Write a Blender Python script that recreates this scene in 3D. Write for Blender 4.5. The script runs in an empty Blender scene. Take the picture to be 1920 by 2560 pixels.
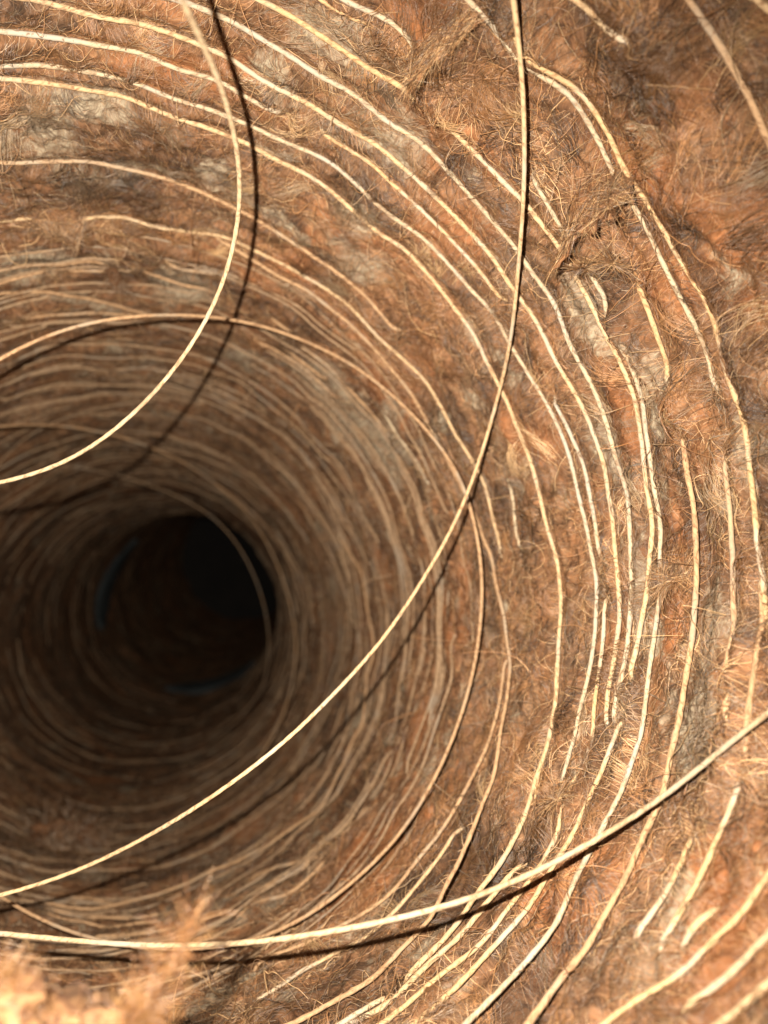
import bpy, math, random
import numpy as np
from mathutils import Vector

# ------------------------------------------------------------------ camera, light, exposure
R = 0.125                      # tube radius, metres; the tube's axis starts along world Y
BEND, BEND_DIR, BEND_FROM = 0.05, 0.844766, 0.0   # and it bends gently up and to the right (curvature x R, angle, start / R)
scene = bpy.context.scene
cam_data = bpy.data.cameras.new("camera")
cam = bpy.data.objects.new("camera", cam_data)
scene.collection.objects.link(cam)
CAM = Vector((-0.0687173 * R, 0.0, -0.3535987 * R))
YAW, PITCH = -0.409929, 0.3282166
cam.location = CAM
cam.rotation_euler = (math.pi / 2 + PITCH, 0.0, YAW)
cam_data.sensor_fit = 'HORIZONTAL'
cam_data.sensor_width = 36.0
cam_data.lens = 36.0 * 1862.32 / 1920.0
cam_data.clip_start = 0.005
cam_data.clip_end = 20.0
cam_data.dof.use_dof = True
cam_data.dof.focus_distance = 0.182
cam_data.dof.aperture_fstop = cam_data.lens / 2.5     # a 2.5 mm wide pupil
scene.camera = cam

world = bpy.data.worlds.new("World")
scene.world = world
world.use_nodes = True
world.node_tree.nodes["Background"].inputs[0].default_value = (1.0, 0.8, 0.6, 1)
world.node_tree.nodes["Background"].inputs[1].default_value = 0.06

flash_data = bpy.data.lights.new("phone_flash", 'SPOT')
flash_data.energy = 9.6
flash_data.spot_size = math.radians(136)      # a phone flash throws a soft-edged cone
flash_data.spot_blend = 1.0
flash_data.color = (1.0, 0.885, 0.745)
flash_data.shadow_soft_size = 0.0011
flash = bpy.data.objects.new("phone_flash", flash_data)
scene.collection.objects.link(flash)
_rot = cam.rotation_euler.to_matrix()
flash.location = CAM + _rot @ Vector((-0.8 * 0.017, 0.6 * 0.017, 0.0))   # beside the lens, up and left
flash.rotation_euler = (math.pi / 2 + PITCH - math.radians(9), 0.0, YAW + math.radians(14))

scene.render.engine = 'CYCLES'
scene.view_settings.view_transform = 'Standard'
scene.view_settings.look = 'None'
scene.view_settings.exposure = 0.0
scene.view_settings.gamma = 1.0
scene.view_settings.use_curve_mapping = False
scene.cycles.max_bounces = 5
scene.cycles.diffuse_bounces = 4

rng = np.random.default_rng(7)
random.seed(7)
COL = scene.collection

STRANDS = {
    'S1': '122.3,1.252 116.3,1.258 110.3,1.264 107.2,1.266 104.1,1.270 100.8,1.273 97.5,1.275 94.1,1.278 90.6,1.281 86.9,1.284 84.4,1.287 81.9,1.290 79.9,1.291 78.1,1.293',
    'S2a': '116.0,1.178 110.0,1.187 104.0,1.197 102.7,1.200 101.2,1.202 99.3,1.204 96.9,1.207 94.4,1.209 91.9,1.212 89.6,1.216 86.5,1.221 83.0,1.225 79.7,1.230 76.7,1.235 73.5,1.241 70.2,1.246 66.8,1.248 63.3,1.249 59.7,1.250 55.7,1.252 51.6,1.255 48.6,1.258 46.1,1.262 43.5,1.268 41.6,1.273 38.5,1.274 35.0,1.274 31.6,1.276 27.8,1.279 24.1,1.278 20.4,1.277 16.1,1.276 12.7,1.275 8.8,1.276 5.9,1.278 3.1,1.278 0.2,1.278 -3.7,1.279 -7.4,1.280 -10.5,1.281 -12.3,1.281 -15.1,1.280 -18.2,1.279',
    'S3': '103.7,1.124 97.7,1.129 91.7,1.134 89.5,1.135 87.3,1.137 85.4,1.139 83.8,1.143 81.2,1.147 78.4,1.151 75.4,1.155 71.9,1.159 68.5,1.162 65.4,1.166 61.9,1.169 58.2,1.174 54.1,1.181 49.8,1.188 45.4,1.194 41.8,1.199 38.1,1.202 34.5,1.204 31.0,1.208 28.2,1.212 25.2,1.215 22.7,1.218 19.6,1.220 16.7,1.221 13.0,1.221 9.8,1.222 8.1,1.224 4.8,1.227 2.3,1.229 -0.9,1.231 -4.0,1.233 -7.0,1.236 -9.7,1.239 -12.0,1.244 -14.6,1.250 -17.6,1.259',
    'S3c': '-17.3,1.234 -19.6,1.244 -22.4,1.251 -24.7,1.258 -26.7,1.265 -28.5,1.271 -31.0,1.277 -33.0,1.281 -35.0,1.284 -37.3,1.290 -39.3,1.296 -41.2,1.303 -43.4,1.308 -46.0,1.312 -47.8,1.314 -49.9,1.314 -51.7,1.318 -53.8,1.325 -59.8,1.336 -65.8,1.347',
    'S4': '122.8,1.349 116.8,1.352 110.8,1.355 107.5,1.357 104.2,1.358 100.8,1.361 97.3,1.362 93.7,1.364 90.0,1.367 86.2,1.369 83.6,1.370 81.1,1.371 77.9,1.371 74.1,1.372 70.5,1.375 67.6,1.378 63.8,1.382 60.0,1.383 55.9,1.382 53.1,1.383 50.9,1.386 48.6,1.390 45.0,1.392 41.5,1.393 38.2,1.393 36.1,1.397 32.4,1.398 29.2,1.392 26.0,1.386 22.6,1.381 20.5,1.379 17.8,1.379 15.6,1.380 12.1,1.380 10.2,1.378 7.5,1.373 4.6,1.369 1.5,1.369 -1.7,1.370 -5.0,1.370 -8.1,1.369 -11.4,1.371 -13.9,1.376 -16.8,1.380 -19.7,1.384 -22.6,1.388 -24.9,1.391 -27.0,1.392',
    'S5': '123.0,1.373 117.0,1.382 111.0,1.391 108.5,1.393 106.0,1.397 103.4,1.403 100.8,1.405 98.1,1.408 95.4,1.412 93.5,1.415 90.7,1.419 87.7,1.423 85.3,1.425 83.7,1.428 80.3,1.433 78.0,1.437 75.2,1.439 72.4,1.443 69.9,1.448 67.6,1.454 64.4,1.459 61.2,1.463 57.9,1.466 54.9,1.470 51.7,1.475 48.4,1.478 46.4,1.481 43.0,1.486 39.8,1.492 36.8,1.495 33.4,1.496 30.1,1.498 26.2,1.502 23.0,1.506 19.7,1.508 15.5,1.511 12.1,1.511 9.1,1.508 6.3,1.505 3.2,1.502 -0.3,1.499 -3.7,1.497 -7.1,1.494 -10.0,1.490 -13.1,1.486 -17.0,1.481 -20.3,1.478 -23.1,1.475 -25.9,1.474 -28.8,1.478 -31.6,1.479 -34.2,1.476 -37.4,1.475 -39.9,1.476 -42.2,1.476 -44.5,1.476 -46.5,1.476 -48.4,1.481 -50.5,1.486 -53.5,1.485',
    'S6': '72.9,1.298 70.2,1.300 66.9,1.301 63.2,1.303 59.4,1.306 55.2,1.312 51.6,1.319 48.3,1.322 46.0,1.325 43.2,1.328 40.8,1.329',
    'S7': '94.2,1.043 88.2,1.050 82.2,1.057 80.3,1.060 77.5,1.063 74.7,1.065 71.8,1.066 68.8,1.068 66.4,1.071 64.2,1.072 62.3,1.073',
    'S7b': '59.8,1.079 57.0,1.080 54.5,1.082 52.9,1.083 51.2,1.084 49.5,1.084 47.6,1.086 45.9,1.087 43.0,1.089 39.2,1.092 37.2,1.096 34.4,1.098 31.2,1.102 28.4,1.107 25.1,1.112 22.3,1.117 19.2,1.123 16.6,1.131 13.5,1.140 10.5,1.147 7.1,1.155 4.0,1.164 1.3,1.172 -1.3,1.181 -4.4,1.189 -6.9,1.198 -9.3,1.208 -11.8,1.217 -12.6,1.223',
    'S8': '87.3,0.985 81.3,0.985 75.3,0.985 73.9,0.984 72.9,0.985',
    'S9': '84.4,0.947 78.4,0.949 72.4,0.951 70.2,0.951 68.1,0.951 66.1,0.954',
    'S10a': '48.2,1.024 45.9,1.028 43.5,1.032 41.1,1.039 38.0,1.047 36.7,1.053 34.2,1.057 32.2,1.061 30.0,1.071 26.4,1.082 24.4,1.089 22.3,1.094 20.3,1.101 18.3,1.107 16.0,1.111 14.2,1.116 12.0,1.121 9.2,1.127 6.7,1.133 4.2,1.137 1.7,1.141 -1.2,1.143 -3.7,1.145 -6.1,1.149 -8.7,1.154 -11.3,1.159 -13.9,1.162 -16.6,1.165 -18.6,1.171 -20.9,1.176 -22.2,1.179 -24.4,1.181 -26.6,1.184 -28.6,1.187 -30.8,1.190 -32.9,1.194 -35.1,1.196 -37.4,1.197 -39.1,1.200 -40.9,1.204 -42.7,1.208 -44.2,1.211 -45.6,1.215 -48.1,1.219 -49.9,1.224 -51.4,1.231 -57.4,1.246 -63.4,1.262',
    'S11a': '74.0,0.811 68.0,0.819 62.0,0.828 59.7,0.830 57.1,0.833 54.6,0.838 51.9,0.843 49.5,0.847 47.1,0.852 44.8,0.857 42.6,0.863 37.6,0.870 35.5,0.875 33.5,0.878 31.5,0.882 29.4,0.887 27.0,0.892 24.3,0.897 21.7,0.901 19.4,0.904 17.5,0.906 16.4,0.911',
    'S11c': '9.1,0.921 7.0,0.925 5.4,0.927 3.0,0.930 0.9,0.932 -1.5,0.935 -3.8,0.939 -6.1,0.943 -8.4,0.948 -10.7,0.951 -12.9,0.955 -14.9,0.961 -16.7,0.966 -18.9,0.971',
    'S12a': '57.9,0.808 55.4,0.814 52.7,0.821 50.0,0.827 47.7,0.829 45.7,0.833 37.0,0.841 34.6,0.846 32.1,0.846 30.2,0.847 27.6,0.849 25.0,0.850 22.6,0.852 20.0,0.854 17.8,0.857 15.5,0.858 13.5,0.859 12.2,0.861 10.6,0.863 8.0,0.864 5.6,0.866 3.3,0.870 -2.7,0.877 -8.7,0.883',
    'S13': '65.9,0.768 59.9,0.732 53.9,0.697 51.7,0.684 50.1,0.675 48.9,0.667',
    'S14': '58.8,0.558 52.8,0.571 46.8,0.584 45.1,0.587 43.1,0.592 41.1,0.596 39.6,0.601 37.9,0.606 36.1,0.612 34.4,0.618 28.4,0.637 22.4,0.657',
    'S15': '55.2,0.556 49.2,0.541 43.2,0.525 42.0,0.522 36.0,0.506 30.0,0.490',
    'S16': '31.1,0.977 28.9,0.982 26.2,0.986 24.2,0.989 22.1,0.991 20.4,0.994 18.2,0.997',
    'S16b': '13.1,1.007 11.0,1.009 8.7,1.013 6.3,1.017 5.0,1.019 3.4,1.022 1.3,1.028 -1.1,1.033 -3.6,1.035 -6.1,1.037 -8.5,1.042 -11.0,1.048 -13.0,1.054 -15.3,1.059 -17.3,1.062 -19.4,1.065 -21.6,1.067 -23.2,1.070 -26.0,1.074 -27.6,1.077 -28.8,1.079 -30.5,1.080 -31.8,1.082 -33.5,1.085 -35.2,1.087 -36.5,1.091 -37.9,1.094 -39.5,1.097 -41.1,1.098 -42.8,1.099 -44.4,1.101 -46.2,1.105 -48.3,1.110 -54.3,1.122 -60.3,1.134',
    'S17': '-28.2,0.986 -29.9,0.986 -31.8,0.990 -33.4,0.997 -36.1,1.001 -37.5,1.003 -39.4,1.007',
    'S18a': '-21.8,0.901 -23.2,0.907 -24.9,0.911 -27.0,0.917 -28.8,0.923 -30.8,0.928 -32.8,0.935 -34.5,0.942 -36.2,0.947 -37.9,0.952 -39.3,0.956',
    'S19': '-34.9,0.892 -36.4,0.906 -38.1,0.923',
    'S20': '-20.9,0.723 -26.9,0.775 -32.9,0.828 -34.7,0.845 -36.3,0.863 -38.2,0.882 -39.8,0.899 -41.1,0.917 -42.5,0.935 -43.9,0.952 -45.2,0.970 -51.2,1.022 -57.2,1.075',
    'S21': '-24.2,0.701 -30.2,0.754 -36.2,0.806 -37.9,0.824 -39.6,0.842 -41.2,0.859 -42.6,0.880',
    'S22': '-27.2,0.679 -33.2,0.732 -39.2,0.784 -40.7,0.804 -42.0,0.821 -48.0,0.873 -54.0,0.926',
    'S23': '-4.1,0.885 -10.1,0.891 -16.1,0.898 -19.6,0.902 -21.6,0.904',
    'S23b': '-15.7,0.930 -18.5,0.936',
    'S30': '123.8,1.612 117.8,1.621 111.8,1.630 108.6,1.632 104.8,1.639 101.6,1.645 99.8,1.649 96.8,1.655 92.6,1.661 90.4,1.666 87.1,1.671 83.7,1.676 80.1,1.683 77.6,1.686 73.8,1.685 70.3,1.688 67.0,1.692 65.2,1.694 62.4,1.700 58.6,1.708 54.7,1.714 51.3,1.717 49.6,1.722',
    'S31': '125.9,1.877 119.9,1.871 113.9,1.864 110.6,1.855 106.4,1.851 102.1,1.852 96.5,1.851 92.0,1.847 87.3,1.842 82.5,1.834 78.8,1.829 76.1,1.827 73.3,1.824 72.0,1.818 68.0,1.812 63.6,1.808 59.1,1.802 54.4,1.793 50.1,1.785 45.7,1.783 41.5,1.782 36.6,1.777 34.8,1.772 31.5,1.770 27.5,1.770 24.6,1.773 22.0,1.773 18.9,1.774 16.0,1.777 12.2,1.780 8.2,1.783',
    'S32': '82.9,1.843 79.8,1.848 76.1,1.855 74.6,1.860 70.6,1.863 66.3,1.863 61.7,1.863 57.2,1.864 52.7,1.865 47.9,1.867 43.7,1.873 39.3,1.881 35.5,1.884 32.2,1.887 28.4,1.891 24.6,1.888 21.2,1.878 16.5,1.864 13.0,1.841 8.7,1.815 5.6,1.794 1.7,1.772 -2.6,1.748 -7.0,1.725 -10.5,1.705 -13.5,1.687 -18.0,1.669 -21.5,1.650 -24.7,1.637 -27.4,1.628 -30.3,1.618 -33.8,1.610 -37.1,1.604 -40.4,1.594 -43.2,1.585 -45.2,1.582 -46.5,1.579 -48.0,1.574 -50.5,1.572 -52.9,1.571 -54.1,1.570 -55.4,1.568 -58.5,1.570 -61.4,1.574 -67.4,1.577 -73.4,1.581',
    'S43': '-7.5,1.759 -9.7,1.757 -12.7,1.758 -15.7,1.759 -18.6,1.761 -21.4,1.762 -24.2,1.762 -27.9,1.763 -31.3,1.769 -34.9,1.774 -38.5,1.780 -41.8,1.792 -44.6,1.809 -47.8,1.826 -50.9,1.847 -54.3,1.863 -57.1,1.877 -60.2,1.900 -63.4,1.926 -66.4,1.952',
    'S41': '-67.9,1.814 -64.0,1.800 -59.8,1.786 -57.1,1.776 -55.0,1.766 -53.1,1.754 -49.6,1.745 -47.6,1.744 -45.1,1.742 -42.2,1.734 -40.1,1.726 -37.4,1.723 -34.0,1.726',
    'S45': '-1.8,1.334 -5.2,1.328 -8.7,1.324 -11.8,1.323 -14.4,1.324 -17.6,1.324 -20.0,1.326 -22.6,1.329 -24.8,1.330 -27.2,1.330 -29.3,1.330 -31.7,1.333 -34.3,1.338 -36.8,1.341 -39.4,1.343 -41.4,1.347 -44.0,1.353 -46.1,1.358 -48.2,1.366 -50.8,1.378 -53.4,1.388 -55.9,1.397 -61.9,1.420 -67.9,1.444',
    'S46': '-35.5,1.408 -37.3,1.412 -39.0,1.415 -40.7,1.420 -43.0,1.424 -45.2,1.428 -48.5,1.436 -51.1,1.445 -52.9,1.453 -55.2,1.462 -57.9,1.468 -63.9,1.488 -69.9,1.508',
    'S47': '-55.5,1.492 -57.2,1.493 -58.9,1.501 -64.9,1.517 -70.9,1.534',
    'S49': '25.7,1.355 23.0,1.348 20.8,1.343 18.4,1.341 15.6,1.341 12.7,1.341 9.8,1.341 7.5,1.340 5.2,1.338 2.8,1.337',
    'S50': '20.0,1.634 16.5,1.654 14.2,1.666 12.9,1.660 10.7,1.656 8.0,1.653',
    'R1': '28.2,3.190 20.5,3.123 14.7,3.057 7.6,3.011 1.9,2.979 -3.6,2.948 -10.1,2.928 -13.7,2.915 -19.0,2.897 -25.1,2.882 -30.3,2.866 -37.0,2.828 -41.8,2.797 -46.0,2.803 -51.5,2.834 -56.7,2.870 -62.1,2.904 -65.4,2.919 -70.3,2.922 -74.9,2.927 -80.9,2.931 -86.7,2.930 -92.4,2.926 -99.4,2.910 -104.5,2.881',
    'R2': '-98.5,2.872 -92.0,2.848 -83.7,2.803 -78.1,2.756 -74.2,2.727',
    'R3': '-98.0,2.803 -91.7,2.769 -86.3,2.738 -80.9,2.708 -75.5,2.671',
    'R4': '-88.2,2.647 -83.5,2.611 -78.4,2.568 -74.6,2.544',
    'R5': '-94.6,3.096 -90.0,3.059 -83.9,2.994',
    'R6': '-58.5,2.686 -52.8,2.595 -49.0,2.540',
    'R7': '-60.2,2.521 -55.3,2.466 -51.8,2.432 -48.3,2.430',
    'R8': '-61.3,2.409 -57.6,2.364 -53.3,2.334 -47.3,2.347',
    'R9': '43.0,2.127 39.1,2.128 35.1,2.120 31.5,2.108 25.8,2.089',
    'R10': '61.9,2.193 56.8,2.195 51.5,2.207 46.5,2.202 41.6,2.208 37.6,2.206',
    'R11': '64.8,2.288 60.0,2.298 55.4,2.292',
    'R12': '70.5,2.336 63.7,2.342 56.8,2.350 51.3,2.336',
    'R13': '69.7,2.130 65.0,2.141',
    'R14': '127.4,2.083 121.4,2.090 115.4,2.096 110.8,2.100 106.1,2.105 101.2,2.112 99.3,2.119',
    'R15': '127.8,2.162 121.8,2.160 115.8,2.158 112.3,2.158 109.2,2.155',
    'R16': '128.2,2.121 122.2,2.167 116.2,2.213 112.8,2.243 108.0,2.277 102.9,2.317 97.6,2.362 93.4,2.402 90.4,2.430',
    'R17': '113.9,2.402 108.5,2.405 101.7,2.407 96.2,2.414 93.3,2.430',
    'R18': '92.4,2.146 88.4,2.160 84.3,2.162 80.1,2.168',
    'R19': '88.8,2.047 84.9,2.048 81.2,2.044',
    'R20': '105.0,2.164 101.3,2.159 99.3,2.160',
}
LOOPS = {
    'L1': '-4.6,85.1,62.7 -3.6,88.0,64.5 -2.0,91.3,66.7 0.0,95.6,68.9 2.3,100.7,71.9 5.0,106.8,74.6 7.6,113.4,77.3 10.3,120.4,79.4 12.9,127.5,80.6 15.2,134.6,81.0 17.1,141.6,80.6 18.1,148.3,80.0 18.7,155.4,76.4 18.4,161.8,72.2 17.4,167.0,68.3 15.5,171.5,63.6 12.8,175.7,57.6 8.9,180.0,51.2 4.6,184.4,45.3 -0.5,189.5,39.9 -5.8,194.6,35.7 -11.2,199.5,31.9 -16.8,203.3,29.3 -22.8,205.8,27.1 -28.0,206.9,25.4',
    'L2': '55.8,85.1,94.9 59.0,88.9,95.1 62.6,93.4,93.6 66.2,98.2,92.0 70.0,103.5,90.3 73.9,109.2,88.6 78.1,115.7,86.9 82.4,122.9,85.2 87.1,131.7,80.8 91.3,140.0,78.7 95.6,148.4,75.5 99.5,156.2,73.1 102.7,163.0,73.1 105.4,171.0,68.5 107.2,179.1,62.1 107.8,186.2,54.6 107.2,191.8,46.0 105.6,194.4,39.3 102.9,195.6,32.5 98.6,196.9,23.2 91.9,199.1,11.6 84.8,200.8,-0.2 77.4,201.1,-10.7 68.9,200.1,-19.6 60.2,198.5,-28.1 51.6,197.9,-36.7 42.6,199.9,-44.2 33.6,205.7,-51.5 27.4,213.1,-56.6 21.2,222.4,-61.5 14.7,231.5,-66.3 7.7,238.4,-70.1 0.3,242.4,-73.3 -7.1,243.7,-75.3 -14.4,243.2,-76.5',
    'L3': '113.5,102.6,-35.2 112.5,107.7,-38.0 110.8,113.1,-41.8 110.6,116.8,-44.1 110.1,120.5,-47.3 107.7,124.7,-50.2 104.9,128.8,-53.3 101.1,132.6,-56.3 96.3,135.9,-59.6 91.7,137.8,-62.2 85.2,139.5,-64.6 80.2,140.1,-66.6 74.7,140.8,-68.1 68.7,142.4,-69.7 63.0,144.5,-71.3 57.7,147.2,-72.5 52.6,150.5,-73.8 47.8,154.8,-75.3 41.8,160.5,-77.0 35.9,167.1,-78.5 29.2,174.3,-79.6 21.1,182.2,-80.5 12.5,189.5,-80.8 5.0,195.4,-80.8 -2.8,200.2,-80.4 -9.2,203.4,-79.8 -12.3,204.8,-79.6',
    'L5': '-36.6,234.4,75.8 -31.0,232.6,80.6 -24.9,231.0,85.1 -16.5,229.1,90.1 -7.6,228.7,94.2 1.7,229.6,98.7 11.7,231.8,103.0 22.4,234.4,107.1 32.1,237.1,110.0 42.6,238.0,111.1 51.9,237.5,110.1 60.4,235.6,106.8 70.2,231.7,102.1 77.5,228.1,96.6 84.1,224.6,90.5 90.7,221.3,83.3 96.5,218.1,76.2 102.3,215.2,68.1 106.9,212.6,60.7 111.1,210.7,53.1 113.8,209.4,47.3 115.8,210.4,37.8 118.2,210.8,30.5 120.1,212.2,21.2 120.9,213.9,12.5 121.0,216.3,2.4 120.7,218.7,-7.7 119.4,220.8,-16.7 117.3,222.9,-25.6 114.5,225.8,-35.8 110.8,228.0,-44.0 107.6,229.7,-51.1 103.9,231.4,-57.6 99.9,233.4,-63.5 95.5,235.7,-69.0 89.6,239.3,-75.3 83.3,243.1,-81.1 76.3,247.5,-87.0 70.2,251.3,-91.0 64.0,255.4,-94.7 61.1,257.4,-95.6',
    'L6': '-46.5,360.2,105.6 -35.4,376.7,116.1 -22.1,395.1,125.8 1.4,413.2,133.9 28.9,434.1,137.7 50.9,458.4,140.5 75.7,482.2,138.9 102.0,504.9,130.7 115.3,526.1,127.7 132.2,541.6,112.7 146.5,549.1,90.1 153.1,547.4,66.1 154.0,537.2,42.3 148.9,523.1,17.9 139.9,508.4,-5.8 128.2,494.1,-25.7 114.2,480.4,-41.1',
    'L7': '20.7,515.7,145.7 39.1,519.8,144.2 61.8,523.7,138.2 78.8,529.4,134.1 97.2,536.9,123.1 110.8,546.8,111.6 122.8,558.0,98.4 134.9,570.7,81.2 144.2,585.2,62.1 150.5,600.5,44.8 153.3,617.4,26.8 153.2,634.1,13.1 146.6,652.8,1.5 136.7,675.0,-15.7 123.8,695.3,-24.3',
    'L8': '-52.9,449.2,120.8 -47.2,438.0,126.9 -41.9,429.2,129.9 -30.7,418.7,135.0 -19.6,409.8,138.8 -8.3,402.0,141.3 6.7,392.5,144.1 22.0,384.1,143.7',
}

# ------------------------------------------------------------------ helpers
def tag(o, label=None, category=None, group=None, kind=None):
    if label: o["label"] = label
    if category: o["category"] = category
    if group: o["group"] = group
    if kind: o["kind"] = kind
    return o

def empty(name, loc):
    o = bpy.data.objects.new(name, None)
    o.empty_display_size = 0.02
    o.location = loc
    COL.objects.link(o)
    return o

def add(name, data, parent=None, mat=None):
    o = bpy.data.objects.new(name, data)
    COL.objects.link(o)
    if mat and not data.materials: data.materials.append(mat)
    if parent:
        o.parent = parent
        o.matrix_parent_inverse = parent.matrix_basis.inverted() if parent.parent is None else \
            (parent.parent.matrix_basis @ parent.matrix_parent_inverse @ parent.matrix_basis).inverted()
    return o

def mesh_np(name, verts, quads, smooth=True):
    me = bpy.data.meshes.new(name)
    nv, nq = len(verts), len(quads)
    me.vertices.add(nv); me.vertices.foreach_set("co", np.asarray(verts, np.float32).ravel())
    me.loops.add(nq * 4); me.loops.foreach_set("vertex_index", np.asarray(quads, np.int32).ravel())
    me.polygons.add(nq)
    me.polygons.foreach_set("loop_start", np.arange(0, nq * 4, 4, dtype=np.int32))
    me.polygons.foreach_set("loop_total", np.full(nq, 4, np.int32))
    me.update(calc_edges=True)
    if smooth: me.polygons.foreach_set("use_smooth", np.ones(nq, bool))
    return me

def set_uv(me, uv):
    lay = me.uv_layers.new(name="UVMap")
    idx = np.empty(len(me.loops), np.int32); me.loops.foreach_get("vertex_index", idx)
    lay.data.foreach_set("uv", np.asarray(uv, np.float32)[idx].ravel())

def set_attr(me, name, vals):
    at = me.attributes.new(name, 'FLOAT', 'POINT')
    at.data.foreach_set("value", np.asarray(vals, np.float32).ravel())

_lat = {}
def vnoise(u, v, seed, pu=0):
    """smooth value noise in 0..1; pu = period of u in cells (0: none)"""
    key = seed
    if key not in _lat: _lat[key] = np.random.default_rng(1000 + seed).random((256, 256))
    T = _lat[key]
    iu, iv = np.floor(u).astype(int), np.floor(v).astype(int)
    fu, fv = u - iu, v - iv
    fu = fu * fu * (3 - 2 * fu); fv = fv * fv * (3 - 2 * fv)
    a0, a1 = iu, iu + 1
    if pu: a0, a1 = a0 % pu, a1 % pu
    a0, a1, b0, b1 = a0 % 256, a1 % 256, iv % 256, (iv + 1) % 256
    return (T[a0, b0] * (1 - fu) + T[a1, b0] * fu) * (1 - fv) + (T[a0, b1] * (1 - fu) + T[a1, b1] * fu) * fv

TWO_PI = 2 * math.pi
def wnoise(th, s, su, sv, seed, octv=3):
    """noise on the wall: su, sv = cell size in metres round and along the tube; -1..1"""
    out = 0; amp = 1; tot = 0
    for o in range(octv):
        pu = max(2, int(round(TWO_PI * R / su * 2 ** o)))
        if pu > 250: pu = 0
        cell = (TWO_PI * R / pu) if pu else su / 2 ** o
        out = out + amp * vnoise(th * R / cell, s * R / (sv / 2 ** o), seed * 7 + o, pu)
        tot += amp; amp *= 0.55
    return out / tot * 2 - 1

_bn = (math.cos(BEND_DIR), math.sin(BEND_DIR))
def wall_xyz(th, s, n):
    """point on the tube: angle, distance along the axis (in radii), height n (metres) above the nominal wall, inward"""
    th, s, n = np.broadcast_arrays(np.asarray(th, float), np.asarray(s, float), np.asarray(n, float))
    r = 1 - n / R
    x, z = r * np.cos(th), r * np.sin(th)
    u, w = x * _bn[0] + z * _bn[1], -x * _bn[1] + z * _bn[0]
    a = BEND * np.maximum(s - BEND_FROM, 0); rc = 1 / BEND
    ub = rc - (rc - u) * np.cos(a)
    y = np.minimum(s, BEND_FROM) + (rc - u) * np.sin(a)
    return R * np.stack([ub * _bn[0] - w * _bn[1], y, ub * _bn[1] + w * _bn[0]], -1)

def tube_radius(p):
    """distance of a point from the bent axis, in radii"""
    x, y, z = np.asarray(p) / R
    u, w = x * _bn[0] + z * _bn[1], -x * _bn[1] + z * _bn[0]
    if y > BEND_FROM:
        rc = 1 / BEND; u = rc - math.hypot(rc - u, y - BEND_FROM)
    return math.hypot(u, w)

def smoothstep(a, b, x):
    t = np.clip((x - a) / (b - a), 0, 1)
    return t * t * (3 - 2 * t)

# ------------------------------------------------------------------ materials
def new_mat(name):
    m = bpy.data.materials.new(name)
    m.use_nodes = True
    nt = m.node_tree
    b = nt.nodes["Principled BSDF"]
    return m, nt, b

def N(nt, kind, **kw):
    n = nt.nodes.new(kind)
    for k, v in kw.items():
        if k in n.inputs.keys(): n.inputs[k].default_value = v
        else: setattr(n, k, v)
    return n

def ramp(nt, stops):
    r = nt.nodes.new('ShaderNodeValToRGB')
    e = r.color_ramp.elements
    while len(e) < len(stops): e.new(0.5)
    for i, (p, c) in enumerate(stops):
        e[i].position = p; e[i].color = (*c, 1)
    return r

def mixc(nt, a, b, fac, mode='MIX'):
    m = nt.nodes.new('ShaderNodeMix'); m.data_type = 'RGBA'; m.blend_type = mode
    for sock, v in ((m.inputs[0], fac), (m.inputs[6], a), (m.inputs[7], b)):
        if isinstance(v, bpy.types.NodeSocket): nt.links.new(v, sock)
        else: sock.default_value = v if not isinstance(v, tuple) else (*v, 1)
    return m.outputs[2]

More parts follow.
